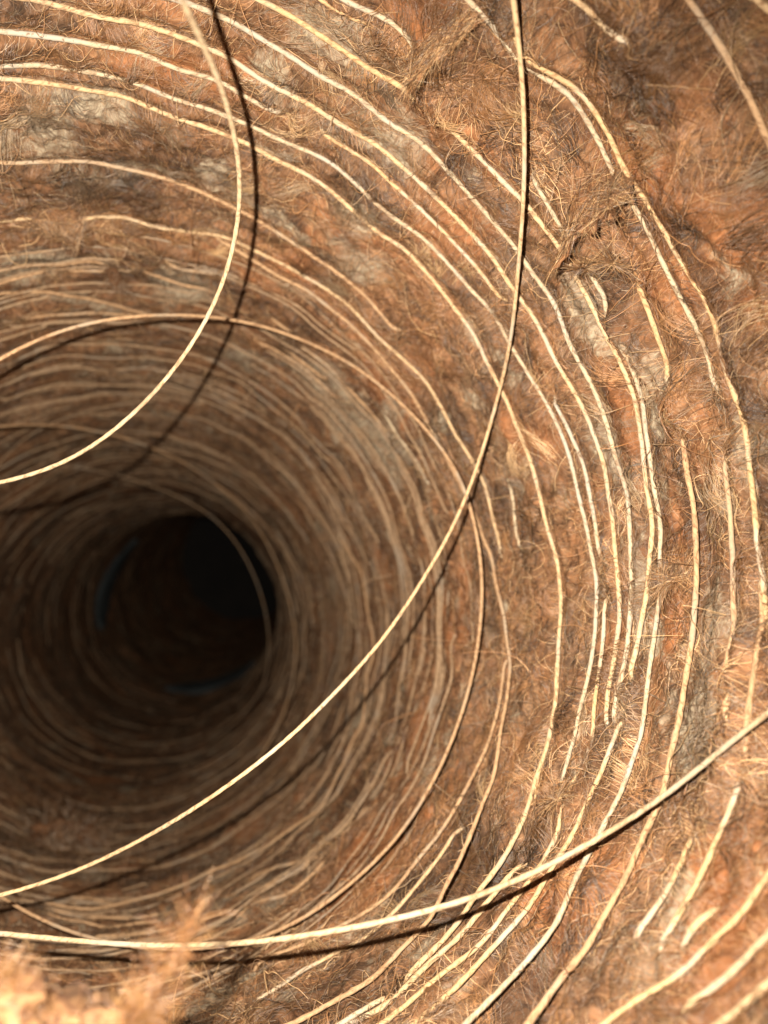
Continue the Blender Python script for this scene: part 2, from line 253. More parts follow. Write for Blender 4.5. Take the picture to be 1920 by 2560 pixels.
def felt_material():
    m, nt, b = new_mat("felted fibre")
    L = nt.links
    uv = N(nt, 'ShaderNodeTexCoord')
    # warp the sheet coordinates so that the matted fibres swirl
    warp = N(nt, 'ShaderNodeTexNoise', Scale=70.0, Detail=3.0)
    L.new(uv.outputs['UV'], warp.inputs['Vector'])
    sub = N(nt, 'ShaderNodeVectorMath', operation='SUBTRACT'); sub.inputs[1].default_value = (.5, .5, .5)
    L.new(warp.outputs['Color'], sub.inputs[0])
    sc = N(nt, 'ShaderNodeVectorMath', operation='SCALE'); sc.inputs['Scale'].default_value = 0.022
    L.new(sub.outputs[0], sc.inputs[0])
    ad = N(nt, 'ShaderNodeVectorMath', operation='ADD')
    L.new(uv.outputs['UV'], ad.inputs[0]); L.new(sc.outputs[0], ad.inputs[1])
    mp = N(nt, 'ShaderNodeMapping'); mp.inputs['Scale'].default_value = (130, 620, 1)
    L.new(ad.outputs[0], mp.inputs['Vector'])
    fine = N(nt, 'ShaderNodeTexNoise', Scale=1.0, Detail=6.0, Roughness=0.7)
    L.new(mp.outputs[0], fine.inputs['Vector'])
    mp2 = N(nt, 'ShaderNodeMapping'); mp2.inputs['Scale'].default_value = (700, 160, 1); mp2.inputs['Rotation'].default_value = (0, 0, .7)
    L.new(ad.outputs[0], mp2.inputs['Vector'])
    fine2 = N(nt, 'ShaderNodeTexNoise', Scale=1.0, Detail=5.0, Roughness=0.7)
    L.new(mp2.outputs[0], fine2.inputs['Vector'])
    mp3 = N(nt, 'ShaderNodeMapping'); mp3.inputs['Scale'].default_value = (38, 95, 1)
    L.new(ad.outputs[0], mp3.inputs['Vector'])
    mid = N(nt, 'ShaderNodeTexNoise', Scale=1.0, Detail=6.0, Roughness=0.65)
    L.new(mp3.outputs[0], mid.inputs['Vector'])
    c_f = ramp(nt, [(0.28, (0.034, 0.018, 0.009)), (0.44, (0.101, 0.054, 0.027)), (0.58, (0.188, 0.105, 0.056)), (0.75, (0.367, 0.237, 0.135))])
    L.new(fine.outputs[0], c_f.inputs[0])
    c_m = ramp(nt, [(0.34, (0.064, 0.044, 0.028)), (0.45, (0.142, 0.075, 0.038)), (0.55, (0.221, 0.099, 0.042)), (0.68, (0.312, 0.195, 0.105))])
    L.new(mid.outputs[0], c_m.inputs[0])
    col = mixc(nt, c_f.outputs[0], c_m.outputs[0], 0.5)
    c_2 = ramp(nt, [(0.34, (0.30, 0.28, 0.27)), (0.64, (1.5, 1.45, 1.4))])
    L.new(fine2.outputs[0], c_2.inputs[0])
    col = mixc(nt, col, c_2.outputs[0], 0.9, 'MULTIPLY')
    # rust, dark stains and painted shadow, grey dust and deep-wall brightening (set per vertex)
    rust = N(nt, 'ShaderNodeAttribute', attribute_name='rust')
    rm = mixc(nt, col, (1.6, 1.1, 0.75), 1.0, 'MULTIPLY')
    rm = mixc(nt, rm, (0.27, 0.105, 0.034), 0.5)
    col = mixc(nt, col, rm, rust.outputs['Fac'])
    dark = N(nt, 'ShaderNodeAttribute', attribute_name='dark')
    dk = mixc(nt, col, (0.36, 0.37, 0.40), 1.0, 'MULTIPLY')
    col = mixc(nt, col, dk, dark.outputs['Fac'])
    lint_lift = N(nt, 'ShaderNodeAttribute', attribute_name='lint_lift')
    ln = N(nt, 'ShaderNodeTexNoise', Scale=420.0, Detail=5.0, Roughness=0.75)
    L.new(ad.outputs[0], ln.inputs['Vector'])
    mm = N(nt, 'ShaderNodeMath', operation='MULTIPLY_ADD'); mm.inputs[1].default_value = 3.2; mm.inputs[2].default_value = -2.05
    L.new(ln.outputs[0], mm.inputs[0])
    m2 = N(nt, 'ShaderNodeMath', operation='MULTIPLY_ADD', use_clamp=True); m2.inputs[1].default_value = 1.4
    L.new(lint_lift.outputs['Fac'], m2.inputs[0]); L.new(mm.outputs[0], m2.inputs[2])
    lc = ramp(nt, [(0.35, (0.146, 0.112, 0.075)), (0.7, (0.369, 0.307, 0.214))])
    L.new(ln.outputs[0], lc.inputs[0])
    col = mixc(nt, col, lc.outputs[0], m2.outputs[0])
    L.new(col, b.inputs['Base Color'])
    b.inputs['Roughness'].default_value = 0.75
    b.inputs['Specular IOR Level'].default_value = 0.25
    hsum = N(nt, 'ShaderNodeMath', operation='ADD')
    L.new(fine.outputs[0], hsum.inputs[0]); L.new(fine2.outputs[0], hsum.inputs[1])
    bump = N(nt, 'ShaderNodeBump', Strength=1.0, Distance=0.0008)
    L.new(hsum.outputs[0], bump.inputs['Height'])
    L.new(bump.outputs[0], b.inputs['Normal'])
    return m

def twine_material(name, light, dark_c, grey):
    m, nt, b = new_mat(name)
    L = nt.links
    uv = N(nt, 'ShaderNodeTexCoord')
    mp = N(nt, 'ShaderNodeMapping'); mp.inputs['Scale'].default_value = (700, 2.0, 1)
    L.new(uv.outputs['UV'], mp.inputs['Vector'])
    ply = N(nt, 'ShaderNodeTexNoise', Scale=1.0, Detail=4.0, Roughness=0.7)
    L.new(mp.outputs[0], ply.inputs['Vector'])
    lo = N(nt, 'ShaderNodeTexNoise', Scale=60.0, Detail=3.0)
    L.new(uv.outputs['Object'], lo.inputs['Vector'])
    c1 = ramp(nt, [(0.34, dark_c), (0.50, light), (0.75, tuple(min(1, x * 1.2) for x in light))])
    L.new(ply.outputs[0], c1.inputs[0])
    f = ramp(nt, [(0.50, (0, 0, 0)), (0.66, (1, 1, 1))])
    L.new(lo.outputs[0], f.inputs[0])
    col = mixc(nt, c1.outputs[0], grey, f.outputs[0])
    fl = N(nt, 'ShaderNodeTexNoise', Scale=900.0, Detail=2.0)
    L.new(uv.outputs['Object'], fl.inputs['Vector'])
    ff = ramp(nt, [(0.60, (0, 0, 0)), (0.72, (0.85, 0.85, 0.85))])
    L.new(fl.outputs[0], ff.inputs[0])
    col = mixc(nt, col, dark_c, ff.outputs[0])
    du = N(nt, 'ShaderNodeTexNoise', Scale=140.0, Detail=4.0, Roughness=0.7)
    L.new(uv.outputs['Object'], du.inputs['Vector'])
    df = ramp(nt, [(0.53, (0, 0, 0)), (0.72, (0.7, 0.7, 0.7))])
    L.new(du.outputs[0], df.inputs[0])
    col = mixc(nt, col, (0.20, 0.115, 0.06), df.outputs[0])
    L.new(col, b.inputs['Base Color'])
    b.inputs['Roughness'].default_value = 0.8
    b.inputs['Specular IOR Level'].default_value = 0.12
    bump = N(nt, 'ShaderNodeBump', Strength=0.6, Distance=0.00025)
    L.new(ply.outputs[0], bump.inputs['Height'])
    L.new(bump.outputs[0], b.inputs['Normal'])
    return m

def fibre_material(name="loose fibres", gain=1.0):
    m, nt, b = new_mat(name)
    at = N(nt, 'ShaderNodeAttribute', attribute_name='tint')
    nt.links.new(at.outputs['Color'], b.inputs['Base Color'])
    b.inputs['Roughness'].default_value = 0.36
    b.inputs['Specular IOR Level'].default_value = 0.6
    return m

def plain_material(name, c1, c2, scale, rough=0.8):
    m, nt, b = new_mat(name)
    tc = N(nt, 'ShaderNodeTexCoord')
    n = N(nt, 'ShaderNodeTexNoise', Scale=scale, Detail=5.0)
    nt.links.new(tc.outputs['Object'], n.inputs['Vector'])
    r = ramp(nt, [(0.35, c1), (0.65, c2)])
    nt.links.new(n.outputs[0], r.inputs[0])
    nt.links.new(r.outputs[0], b.inputs['Base Color'])
    b.inputs['Roughness'].default_value = rough
    return m

M_FELT = felt_material()
M_TWINE = twine_material("straw coloured twine", (0.469, 0.333, 0.190), (0.218, 0.125, 0.065), (0.403, 0.333, 0.244))
M_TWINE_GREY = twine_material("weathered grey twine", (0.408, 0.325, 0.218), (0.164, 0.110, 0.068), (0.368, 0.325, 0.261))
M_TWINE_GOLD = twine_material("golden twine", (0.463, 0.313, 0.165), (0.220, 0.126, 0.060), (0.419, 0.342, 0.253))
M_TWINE_DUSTY = twine_material("dusty brown twine", (0.394, 0.253, 0.141), (0.174, 0.095, 0.050), (0.336, 0.259, 0.181))
GREY_KEYS = ('S3', 'S4', 'S11a', 'S9', 'S49', 'S1', 'S10a', 'S50', 'R9', 'S41b')
GOLD_KEYS = ('S12a', 'S6', 'S7', 'S16', 'S8', 'S20', 'S45', 'S18a', 'S17', 'S3c')
M_TWINE_LOOSE = twine_material("dull beige loose twine", (0.36, 0.275, 0.17), (0.17, 0.105, 0.06), (0.31, 0.262, 0.20))
M_TWINE_FAR = twine_material("twine grey with dust", (0.30, 0.205, 0.125), (0.15, 0.088, 0.048), (0.26, 0.205, 0.15))
M_FIBRE = fibre_material()
M_COLLAR = plain_material("blue grey collar", (0.027, 0.035, 0.038), (0.051, 0.065, 0.071), 40.0, 0.8)
M_DEEP = plain_material("painted darkness end", (0.004, 0.003, 0.002), (0.010, 0.007, 0.005), 30.0)  # near-black colour stands in for the unlit depth of the tube
M_SHELL = plain_material("outer felt", (0.03, 0.018, 0.011), (0.075, 0.04, 0.022), 60.0)

# ------------------------------------------------------------------ windings: angle / position along the tube
def parse(txt, n):
    return np.array([[float(v) for v in t.split(',')] for t in txt.split()]).reshape(-1, n)

def resample(p, step_len, metric):
    q = np.r_[0, np.cumsum(np.linalg.norm(np.diff(metric, axis=0), axis=1))]
    n = max(4, int(q[-1] / step_len))
    u = np.linspace(0, q[-1], n)
    out = np.stack([np.interp(u, q, p[:, i]) for i in range(p.shape[1])], 1)
    return out, u

def smooth_path(p, times):
    p = p.copy()
    for _ in range(times):
        p[1:-1] = 0.25 * p[:-2] + 0.5 * p[1:-1] + 0.25 * p[2:]
    return p

windings = []       # (theta array, s array, thickness, dusty, stand-off, fine)
for key, txt in STRANDS.items():
    a = parse(txt, 2)
    th, s = np.radians(a[:, 0]), a[:, 1]
    if th[0] > th[-1]: th, s = th[::-1], s[::-1]
    met = np.stack([th * R, s * R], 1)
    pts, u = resample(np.stack([th, s], 1), 0.0016, met)
    pts = smooth_path(pts, 20)
    e = 0.0045 / R          # what is covered by fibre at either end
    sl0 = np.clip((pts[3, 1] - pts[0, 1]) / (pts[3, 0] - pts[0, 0] + 1e-9), -.5, .5); sl1 = np.clip((pts[-1, 1] - pts[-4, 1]) / (pts[-1, 0] - pts[-4, 0] + 1e-9), -.5, .5)
    q = np.linspace(1, 0, 4)[:-1, None]
    pts = np.concatenate([pts[:1] - q * [[e, e * sl0]], pts, pts[-1:] + q[::-1] * [[e, e * sl1]]])
    k = len(windings)
    dusty = key in ('S14', 'S11c', 'S16b', 'S30', 'S50', 'S18a', 'S23', 'S43', 'S32', 'R14', 'R15', 'R16', 'R17') or key[0] == 'R'
    off = 0.0022 if key in ('R1', 'S32', 'S43') else (0.0004 if key[0] == 'R' else 0.0011)
    windings.append((pts[:, 0], pts[:, 1], 0.00062 * (0.9 + 0.2 * rng.random()), 'grey' if key in GREY_KEYS else 'gold' if key in GOLD_KEYS else dusty, off, True))
# turns farther down the tube
s_now = 1.98
while s_now < 8.3:
    arcs = 2 if s_now < 3.4 else 1
    th0 = rng.uniform(-180, 180)
    for q in range(arcs + 1):
        ln = rng.uniform(35, 130)
        t = np.radians(np.linspace(th0, th0 + ln, 60))
        vis = np.degrees((t + math.pi) % TWO_PI - math.pi)
        w1, w2 = rng.uniform(0, 6.3, 2)
        s = s_now + rng.uniform(.01, .06) * np.sin(t * 1.3 + w1) + 0.01 * np.sin(t * 4 + w2) + rng.uniform(-.04, .04)
        windings.append((t, s, 0.00045 * rng.uniform(0.7, 1.35), True, 0.001 if rng.random() < 0.4 else 0.0, False))
        th0 += ln + rng.uniform(8, 60)
    s_now += rng.uniform(0.03, 0.065) * (1 + 0.35 * (s_now - 2))

# ------------------------------------------------------------------ the felt wall: height field over (theta, s)
TH = np.radians(np.concatenate([np.linspace(-88, 136, 740, endpoint=False), np.linspace(136, 272, 110, endpoint=False)]))
S_MIN, S_MAX = -0.25, 12.5
S = np.concatenate([np.linspace(S_MIN, 0.38, 16, endpoint=False), np.linspace(0.38, 2.1, 400, endpoint=False), np.exp(np.linspace(math.log(2.1), math.log(S_MAX), 270))])
NS = len(S)
S_IDX = np.arange(NS)
TT, SS = np.meshgrid(TH, S, indexing='ij')
near_f = np.clip(1.3 / np.maximum(SS, 0.5), 0.45, 1.0)

def h_low(th, s):
    return 0.0034 * wnoise(th, s, 0.075, 0.05, 1, 2) + 0.0024 * wnoise(th, s, 0.022, 0.016, 2, 2)

# (theta deg, s, half width round, half width along [m], height) - lumps and folds in the felt
LUMPS = [(64.72, 0.9316, .006, .005, .006), (62.3, 1.044, .007, .005, .004), (36.9, 1.0071, .005, .004, .004), (-27.1, 1.3307, .008, .004, .003),
         (105.02, 1.8531, .008, .004, .003), (-39.22, 1.5994, .012, .014, -.006), (-46.97, 1.2075, .012, .010, -.007), (28.09, 1.0602, .007, .004, .004),
         (16.84, 0.9785, .008, .005, .0045), (44.81, 0.6884, .014, .010, .006), (33.7, 0.7389, .014, .009, .005), (-0.65, 1.0073, .014, .007, -.003),
         (51.59, 0.6328, .012, .008, .005), (19.19, 0.8192, .012, .008, .004), (-15.03, 0.925, .014, .006, .004), (55.64, 0.8053, .010, .007, .005), (76.75, 0.9505, .012, .006, .003)]
H = h_low(TT, SS)
groove = np.zeros_like(H)
for th, s, rad, dusty, off, fine in windings:
    col_s = np.full(len(TH), np.nan)
    base = (TH - th[0]) % TWO_PI + th[0]
    inside = base <= th[-1]
    idx = np.flatnonzero(inside)
    sv = np.interp(base[idx], th, s)
    fade = smoothstep(0, 0.03, base[idx] - th[0]) * smoothstep(0, 0.03, th[-1] - base[idx])
    for i, sc_, fd in zip(idx, sv, fade):
        lo = np.searchsorted(S, sc_ - 0.05); hi = np.searchsorted(S, sc_ + 0.05)
        g = fd * np.exp(-(((S[lo:hi] - sc_) * R) / 0.0021) ** 2)
        groove[i, lo:hi] = np.maximum(groove[i, lo:hi], g)
cushion = 0.0019 * (1 + 0.8 * wnoise(TT, SS, 0.03, 0.012, 3, 2)) * near_f
H += cushion * (1 - groove)
finen = wnoise(TT, SS, 0.009, 0.0045, 4, 3)
H += (0.0023 * (np.abs(finen) - 0.25) * -1.0 + 0.0014 * wnoise(TT, SS, 0.0045, 0.0035, 5, 2)) * (1 - 0.75 * groove)
for t, s, wu, wv, hh in LUMPS:
    d = ((TT - math.radians(t)) * R / wu) ** 2 + ((SS - s) * R / wv) ** 2
    wob = 1 + 0.5 * wnoise(TT, SS, 0.012, 0.008, 6, 2)
    H += 1.35 * hh * np.exp(-d * wob)

def height(th, s):
    """bilinear lookup of the felt's height"""
    base = (th - TH[0]) % TWO_PI + TH[0]
    i = np.clip(np.searchsorted(TH, base) - 1, 0, len(TH) - 2)
    fi = np.clip((base - TH[i]) / (TH[i + 1] - TH[i]), 0, 1)
    v = np.clip(np.interp(s, S, S_IDX), 0, NS - 1.001)
    j = v.astype(int); fj = v - j
    return (H[i, j] * (1 - fi) + H[i + 1, j] * fi) * (1 - fj) + (H[i, j + 1] * (1 - fi) + H[i + 1, j + 1] * fi) * fj

def bilin(F, th, s):
    base = (th - TH[0]) % TWO_PI + TH[0]
    i = np.clip(np.searchsorted(TH, base) - 1, 0, len(TH) - 2)
    j = np.clip(np.interp(s, S, S_IDX), 0, NS - 1.001).astype(int)
    return F[i, j]

LINT = [(105.85, 1.5271, .010, .018), (62.57, 1.2032, .010, .012), (62.81, 1.4864, .007, .012), (20.69, 1.0228, .008, .006), (16.42, 1.0654, .008, .005),
        (-18.17, 1.0221, .014, .008), (-34.59, 0.9731, .010, .008), (30.55, 1.1216, .010, .005), (85.6, 2.1801, .014, .018), (-5.63, 0.9996, .012, .006),
        (76.81, 1.0537, .012, .008), (101.57, 1.4506, .014, .007), (81.11, 1.197, .008, .006), (84.41, 1.5787, .008, .012), (17.58, 1.2617, .012, .006),
        (34.75, 1.1364, .010, .005), (59.53, 1.6238, .010, .010), (112.01, 2.0906, .020, .014), (38.55, 2.3048, .030, .026), (51.83, 2.3523, .030, .026), (-2.73, 1.2003, .014, .004)]
def lint_lift_mask(th, s):
    m = 0.85 * smoothstep(0.22, 0.6, wnoise(th, s, 0.018, 0.012, 8, 3))
    m = np.maximum(m, 0.34 * smoothstep(1.8, 3.0, s) * (1 + 0.8 * wnoise(th, s, 0.05, 0.03, 15, 3)))   # deep wall painted lighter to make up for flash falloff
    wob = 1 + 1.1 * wnoise(th, s, 0.012, 0.010, 9, 3)
    for t, s0, wu, wv in LINT:
        d = ((((th - math.radians(t) + math.pi) % TWO_PI) - math.pi) * R / wu) ** 2 + ((s - s0) * R / wv) ** 2
        m = np.maximum(m, 0.9 * smoothstep(1.2, 0.1, d * wob))
    return np.clip(m, 0, 1)
def rust_mask(th, s):
    m = 0.45 * smoothstep(0.15, 0.6, wnoise(th, s, 0.030, 0.018, 10, 3))
    for t, s0, wu, wv in [(-2.63, 1.1034, .014, .007), (39.04, 0.8147, .018, .010), (17.93, 1.1712, .014, .007), (-38.0, 1.2071, .02, .014), (-36.02, 0.8467, .02, .015), (-44.33, 2.0539, .02, .03), (92.16, 1.3106, .018, .008), (68.35, 0.8822, .012, .008), (25.96, 0.7258, .016, .010)]:
        d = ((((th - math.radians(t) + math.pi) % TWO_PI) - math.pi) * R / wu) ** 2 + ((s - s0) * R / wv) ** 2
        m = np.maximum(m, 0.6 * smoothstep(1.2, 0.2, d * (1 + 0.9 * wnoise(th, s, 0.012, 0.010, 11, 2))))
    return np.clip(m, 0, 1)
def dark_mask(th, s):
    m = 0.75 * smoothstep(0.05, 0.5, wnoise(th, s, 0.024, 0.010, 12, 3))
    for t, s0, wu, wv in [(-39.2, 1.60, .018, .028), (-36, 1.45, .012, .016), (-44, 1.75, .012, .016), (-39.22, 1.5994, .016, .018), (-46.97, 1.2075, .012, .010), (-17.95, 1.0341, .02, .008), (99.2, 1.7297, .024, .010), (46.6, 0.7093, .02, .008), (1.91, 1.0284, .02, .006)]:  # leading entries paint a shadow over the hollow low on the wall
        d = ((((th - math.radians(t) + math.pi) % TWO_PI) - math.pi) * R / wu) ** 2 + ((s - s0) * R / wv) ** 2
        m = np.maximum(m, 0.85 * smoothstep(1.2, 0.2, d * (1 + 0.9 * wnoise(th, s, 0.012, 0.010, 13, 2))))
    return np.clip(m, 0, 1)

tube = tag(empty("fibre_tube", (0, 0, 0)),
           "long round tube of matted reddish brown fibre wound inside with straw twine", "tube")
nt_, ns_ = len(TH), NS
V = wall_xyz(TT, SS, H).reshape(-1, 3)
ii, jj = np.meshgrid(np.arange(nt_), np.arange(ns_ - 1), indexing='ij')
i2 = (ii + 1) % nt_
Q = np.stack([ii * ns_ + jj, ii * ns_ + jj + 1, i2 * ns_ + jj + 1, i2 * ns_ + jj], -1).reshape(-1, 4)
me = mesh_np("felt_wall", V, Q)
set_uv(me, np.stack([TT * R, SS * R], -1).reshape(-1, 2))
set_attr(me, "lint_lift", lint_lift_mask(TT, SS)); set_attr(me, "rust", rust_mask(TT, SS)); set_attr(me, "dark", dark_mask(TT, SS))
wall = add("felt_wall", me, tube, M_FELT)
wall["label"] = "rust brown matted fibre lining with grey dust patches"

# outer skin of the tube with its front lip, and a cap coloured near-black for the unlit far end
tt = np.linspace(0, TWO_PI, 97)[:-1]; n = len(tt)
def sweep(prof):
    V = np.concatenate([wall_xyz(tt, s, nn) for s, nn in prof])
    Q = [(k * n + i, k * n + (i + 1) % n, (k + 1) * n + (i + 1) % n, (k + 1) * n + i) for k in range(len(prof) - 1) for i in range(n)]
    return V, Q
add("outer_skin", mesh_np("outer_skin", *sweep([(S_MIN, -0.002), (S_MIN - 0.03, -0.007), (S_MIN, -0.013)] + [(x, -0.013) for x in np.linspace(0.2, 12.6, 30)])), tube, M_SHELL)
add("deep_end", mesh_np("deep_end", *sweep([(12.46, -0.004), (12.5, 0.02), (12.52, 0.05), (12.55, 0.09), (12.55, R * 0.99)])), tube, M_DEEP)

# what is left of a pale collar deep in the tube: two curved strips
def collar_strip(pts, m=44, half=0.22):
    P = np.array(pts); q = np.linspace(0, 1, len(P)); f = np.linspace(0, 1, m)
    t = smooth1(np.interp(f, q, np.radians(P[:, 0])), 8); s = smooth1(np.interp(f, q, P[:, 1]), 8)
    w = np.sqrt(np.clip(smoothstep(0, 0.3, f) * smoothstep(0, 0.3, 1 - f), 0.02, 1))
    prof = [(-1, -0.001), (-0.95, 0.003), (-0.5, 0.0045), (0.3, 0.005), (0.85, 0.0065), (1.0, 0.0055), (1.05, -0.001)]
    V = np.concatenate([wall_xyz(t, s + half * w * a, nn + 0.0015) for a, nn in prof])
    Q = [(k * m + i, (k + 1) * m + i, (k + 1) * m + i + 1, k * m + i + 1) for k in range(len(prof) - 1) for i in range(m - 1)]
    return mesh_np("end_collar", V, Q)
def smooth1(v, k):
    for _ in range(k):
        v = np.r_[v[0], 0.25 * v[:-2] + 0.5 * v[1:-1] + 0.25 * v[2:], v[-1]]
    return v
for pts in ([(-159.46, 8.5351), (-169.38, 8.6473), (-177.64, 8.7257), (-187.03, 8.8346), (-202.11, 9.0171), (-219.52, 9.0845)],
            [(-100.59, 8.5437), (-88.93, 8.6773), (-69.92, 8.7545), (-59.14, 8.7198), (-48, 8.60), (-38, 8.5)]):
    o = add("end_collar", collar_strip(pts), tube, M_COLLAR)
    o["label"] = "dim blue grey collar strip deep in the tube"

# ------------------------------------------------------------------ twine
def tube_mesh(name, P, rad, sides, twist_pitch=0.0045, flat=0.09, taper=True, wob=0.10):
    P = np.asarray(P); n = len(P)
    T = np.gradient(P, axis=0); T /= np.linalg.norm(T, axis=1)[:, None]
    up = np.array([0.13, 0.31, 0.94])
    A = np.cross(T, up); A /= np.linalg.norm(A, axis=1)[:, None]
    B = np.cross(T, A)
    L = np.r_[0, np.cumsum(np.linalg.norm(np.diff(P, axis=0), axis=1))]
    ph = np.linspace(0, TWO_PI, sides, endpoint=False)
    rr = rad * (1 + wob * np.interp(L, np.arange(0, L[-1] + 0.006, 0.003), rng.uniform(-1, 1, len(np.arange(0, L[-1] + 0.006, 0.003)))))
    if taper:
        rr = rr * (0.25 + 0.75 * smoothstep(0, 0.006, L) * smoothstep(0, 0.006, L[-1] - L))
    tw = L * TWO_PI / twist_pitch / 2
    prof = 1 + flat * np.cos(2 * (ph[None, :] - tw[:, None]))
    V = P[:, None, :] + (rr[:, None] * prof)[:, :, None] * (np.cos(ph)[None, :, None] * A[:, None, :] + np.sin(ph)[None, :, None] * B[:, None, :])
    i, j = np.meshgrid(np.arange(n - 1), np.arange(sides), indexing='ij'); j2 = (j + 1) % sides
    Q = np.stack([i * sides + j, i * sides + j2, (i + 1) * sides + j2, (i + 1) * sides + j], -1).reshape(-1, 4)
    me = mesh_np(name, V.reshape(-1, 3), Q)
    U = np.repeat(L[:, None], sides, 1) + (ph[None, :] / TWO_PI) * twist_pitch
    set_uv(me, np.stack([U, np.repeat(ph[None, :] / TWO_PI, n, 0)], -1).reshape(-1, 2))
    return me

def seat(th, s, rad, off):
    """height of a winding: lies in its groove, both ends sink into the felt"""
    hh = h_low(th, s) + 0.0002 + rad * 0.75 + off
    hh = np.maximum(hh, smooth1(height(th, s), 8) + rad * 0.8)
    L = np.r_[0, np.cumsum(np.hypot(np.diff(th), np.diff(s)) * R)]
    e = np.minimum(L, L[-1] - L)
    hh = hh - (0.0024 + off) * (1 - smoothstep(0, 0.005 + 2 * off, e))
    return hh
def smooth1(v, k):
    for _ in range(k):
        v = np.r_[v[0], 0.25 * v[:-2] + 0.5 * v[1:-1] + 0.25 * v[2:], v[-1]]
    return v

fuzz_roots = []
for th, s, rad, dusty, off, fine in windings:
    hh = seat(th, s, rad, off)
    P = wall_xyz(th, s, hh)
    me = tube_mesh("twine_turn", P, rad, 8 if fine else 6)
    add("twine_turn", me, tube, {'grey': M_TWINE_GREY, 'gold': M_TWINE_GOLD, True: M_TWINE_DUSTY if fine else M_TWINE_FAR, False: M_TWINE}[dusty])
    if fine: fuzz_roots.append((th, s, hh))

LOOSE_LABELS = {
    'L1': "pale loose twine hanging in a wide arc across the upper left, dark shadow beside it",
    'L2': "long loose twine dropping from the top edge then sweeping diagonally to the lower left",
    'L3': "loose pale twine curving along the bottom, from the right edge behind the blurred orange tuft",
    'L5': "brown twine standing off the wall in a big ring behind the diagonal strand",
    'L6': "dim larger loop of twine round the right side of the dark hole",
    'L7': "dim smaller loop of twine crossing in front of the black hole",
    'L8': "faint twine slanting up from the left edge above the dark hole",
}
def extend(P, k_end, length):
    """carry a strand on past its last seen point with the bend it has, until it meets the wall"""
    if k_end == 0: P = P[::-1]
    D = np.diff(P[-6:], axis=0); ds = np.linalg.norm(D, axis=1); D = D / ds[:, None]
    bend = (D[-1] - D[0]) / ds[1:].sum()
    d = D[-1].copy(); out = [P[-1]]; step = 0.005
    for _ in range(int(length / step)):
        p = out[-1] + d * step
        if tube_radius(p) > 0.99 or p[1] < 0.02: break
        out.append(p); d = d + 0.6 * bend * step; d /= np.linalg.norm(d)
    P = np.concatenate([P, np.array(out[1:])]) if len(out) > 1 else P
    return P[::-1] if k_end == 0 else P

for key, txt in LOOPS.items():
    P = parse(txt, 3) / 1000
    P = extend(extend(P, 0, 0.12), 1, 0.15) if key in ('L1', 'L2', 'L3', 'L5') else extend(P, 0, 0.1)
    P, u = resample(P, 0.0018 if key in ('L1', 'L2', 'L3', 'L5') else 0.004, P)
    P = smooth_path(P, 60 if key in ('L1', 'L2', 'L3', 'L5') else 30)
    kn = np.arange(0, len(P) + 30, 22)          # old twine is never quite straight
    P = P + np.stack([smooth1(np.interp(np.arange(len(P)), kn, rng.normal(0, 0.00022, len(kn))), 40) for _ in range(3)], 1)
    rad = 0.00056 if key in ('L1', 'L2', 'L3') else (0.0006 if key == 'L5' else 0.0007 if key == 'L6' else 0.00045)
    me = tube_mesh("loose_twine", P, rad, 8, taper=False, wob=0.04)
    o = add("loose_twine", me, None, M_TWINE if key == 'L2' else M_TWINE_LOOSE if key in ('L1', 'L3') else M_TWINE_DUSTY if key in ('L5', 'L6') else M_TWINE_FAR)
    tag(o, LOOSE_LABELS[key], "twine", "loose strands of twine in the tube")

# ------------------------------------------------------------------ fibres
def hair_object(name, pts, radii, colors, parent):
    n, k = pts.shape[:2]
    cu = bpy.data.hair_curves.new(name)
    cu.add_curves([k] * n)
    cu.attributes["position"].data.foreach_set("vector", pts.reshape(-1).astype(np.float32))
    ra = cu.attributes.get("radius") or cu.attributes.new("radius", 'FLOAT', 'POINT')
    tap = np.linspace(1.0, 0.35, k)[None, :] * radii[:, None]
    ra.data.foreach_set("value", tap.reshape(-1).astype(np.float32))
    ca = cu.attributes.new("tint", 'FLOAT_COLOR', 'CURVE')
    c4 = np.concatenate([colors, np.ones((n, 1))], 1)
    ca.data.foreach_set("color", c4.reshape(-1).astype(np.float32))
    o = add(name, cu, parent, M_FIBRE)
    o["kind"] = "stuff"
    return o

PAL = np.array([(0.061, 0.032, 0.017), (0.120, 0.064, 0.032), (0.199, 0.097, 0.042), (0.305, 0.157, 0.067), (0.462, 0.298, 0.150), (0.268, 0.185, 0.108), (0.176, 0.131, 0.084)])
def fibre_colors(th, s, w):
    idx = rng.choice(len(PAL), len(th), p=w)
    c = PAL[idx] * rng.uniform(0.8, 1.2, (len(th), 1)) * (1 + 0.8 * wnoise(th, s, 0.012, 0.008, 30, 3))[:, None]
    l = lint_lift_mask(th, s)[:, None] * rng.uniform(0.0, 0.8, (len(th), 1))
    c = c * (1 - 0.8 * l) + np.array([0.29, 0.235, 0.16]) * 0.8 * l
    r = rust_mask(th, s)[:, None] * 0.7
    c = c * (1 - r) + np.array([0.30, 0.11, 0.033]) * r
    d = dark_mask(th, s)[:, None]
    return c * (1 - 0.75 * d)

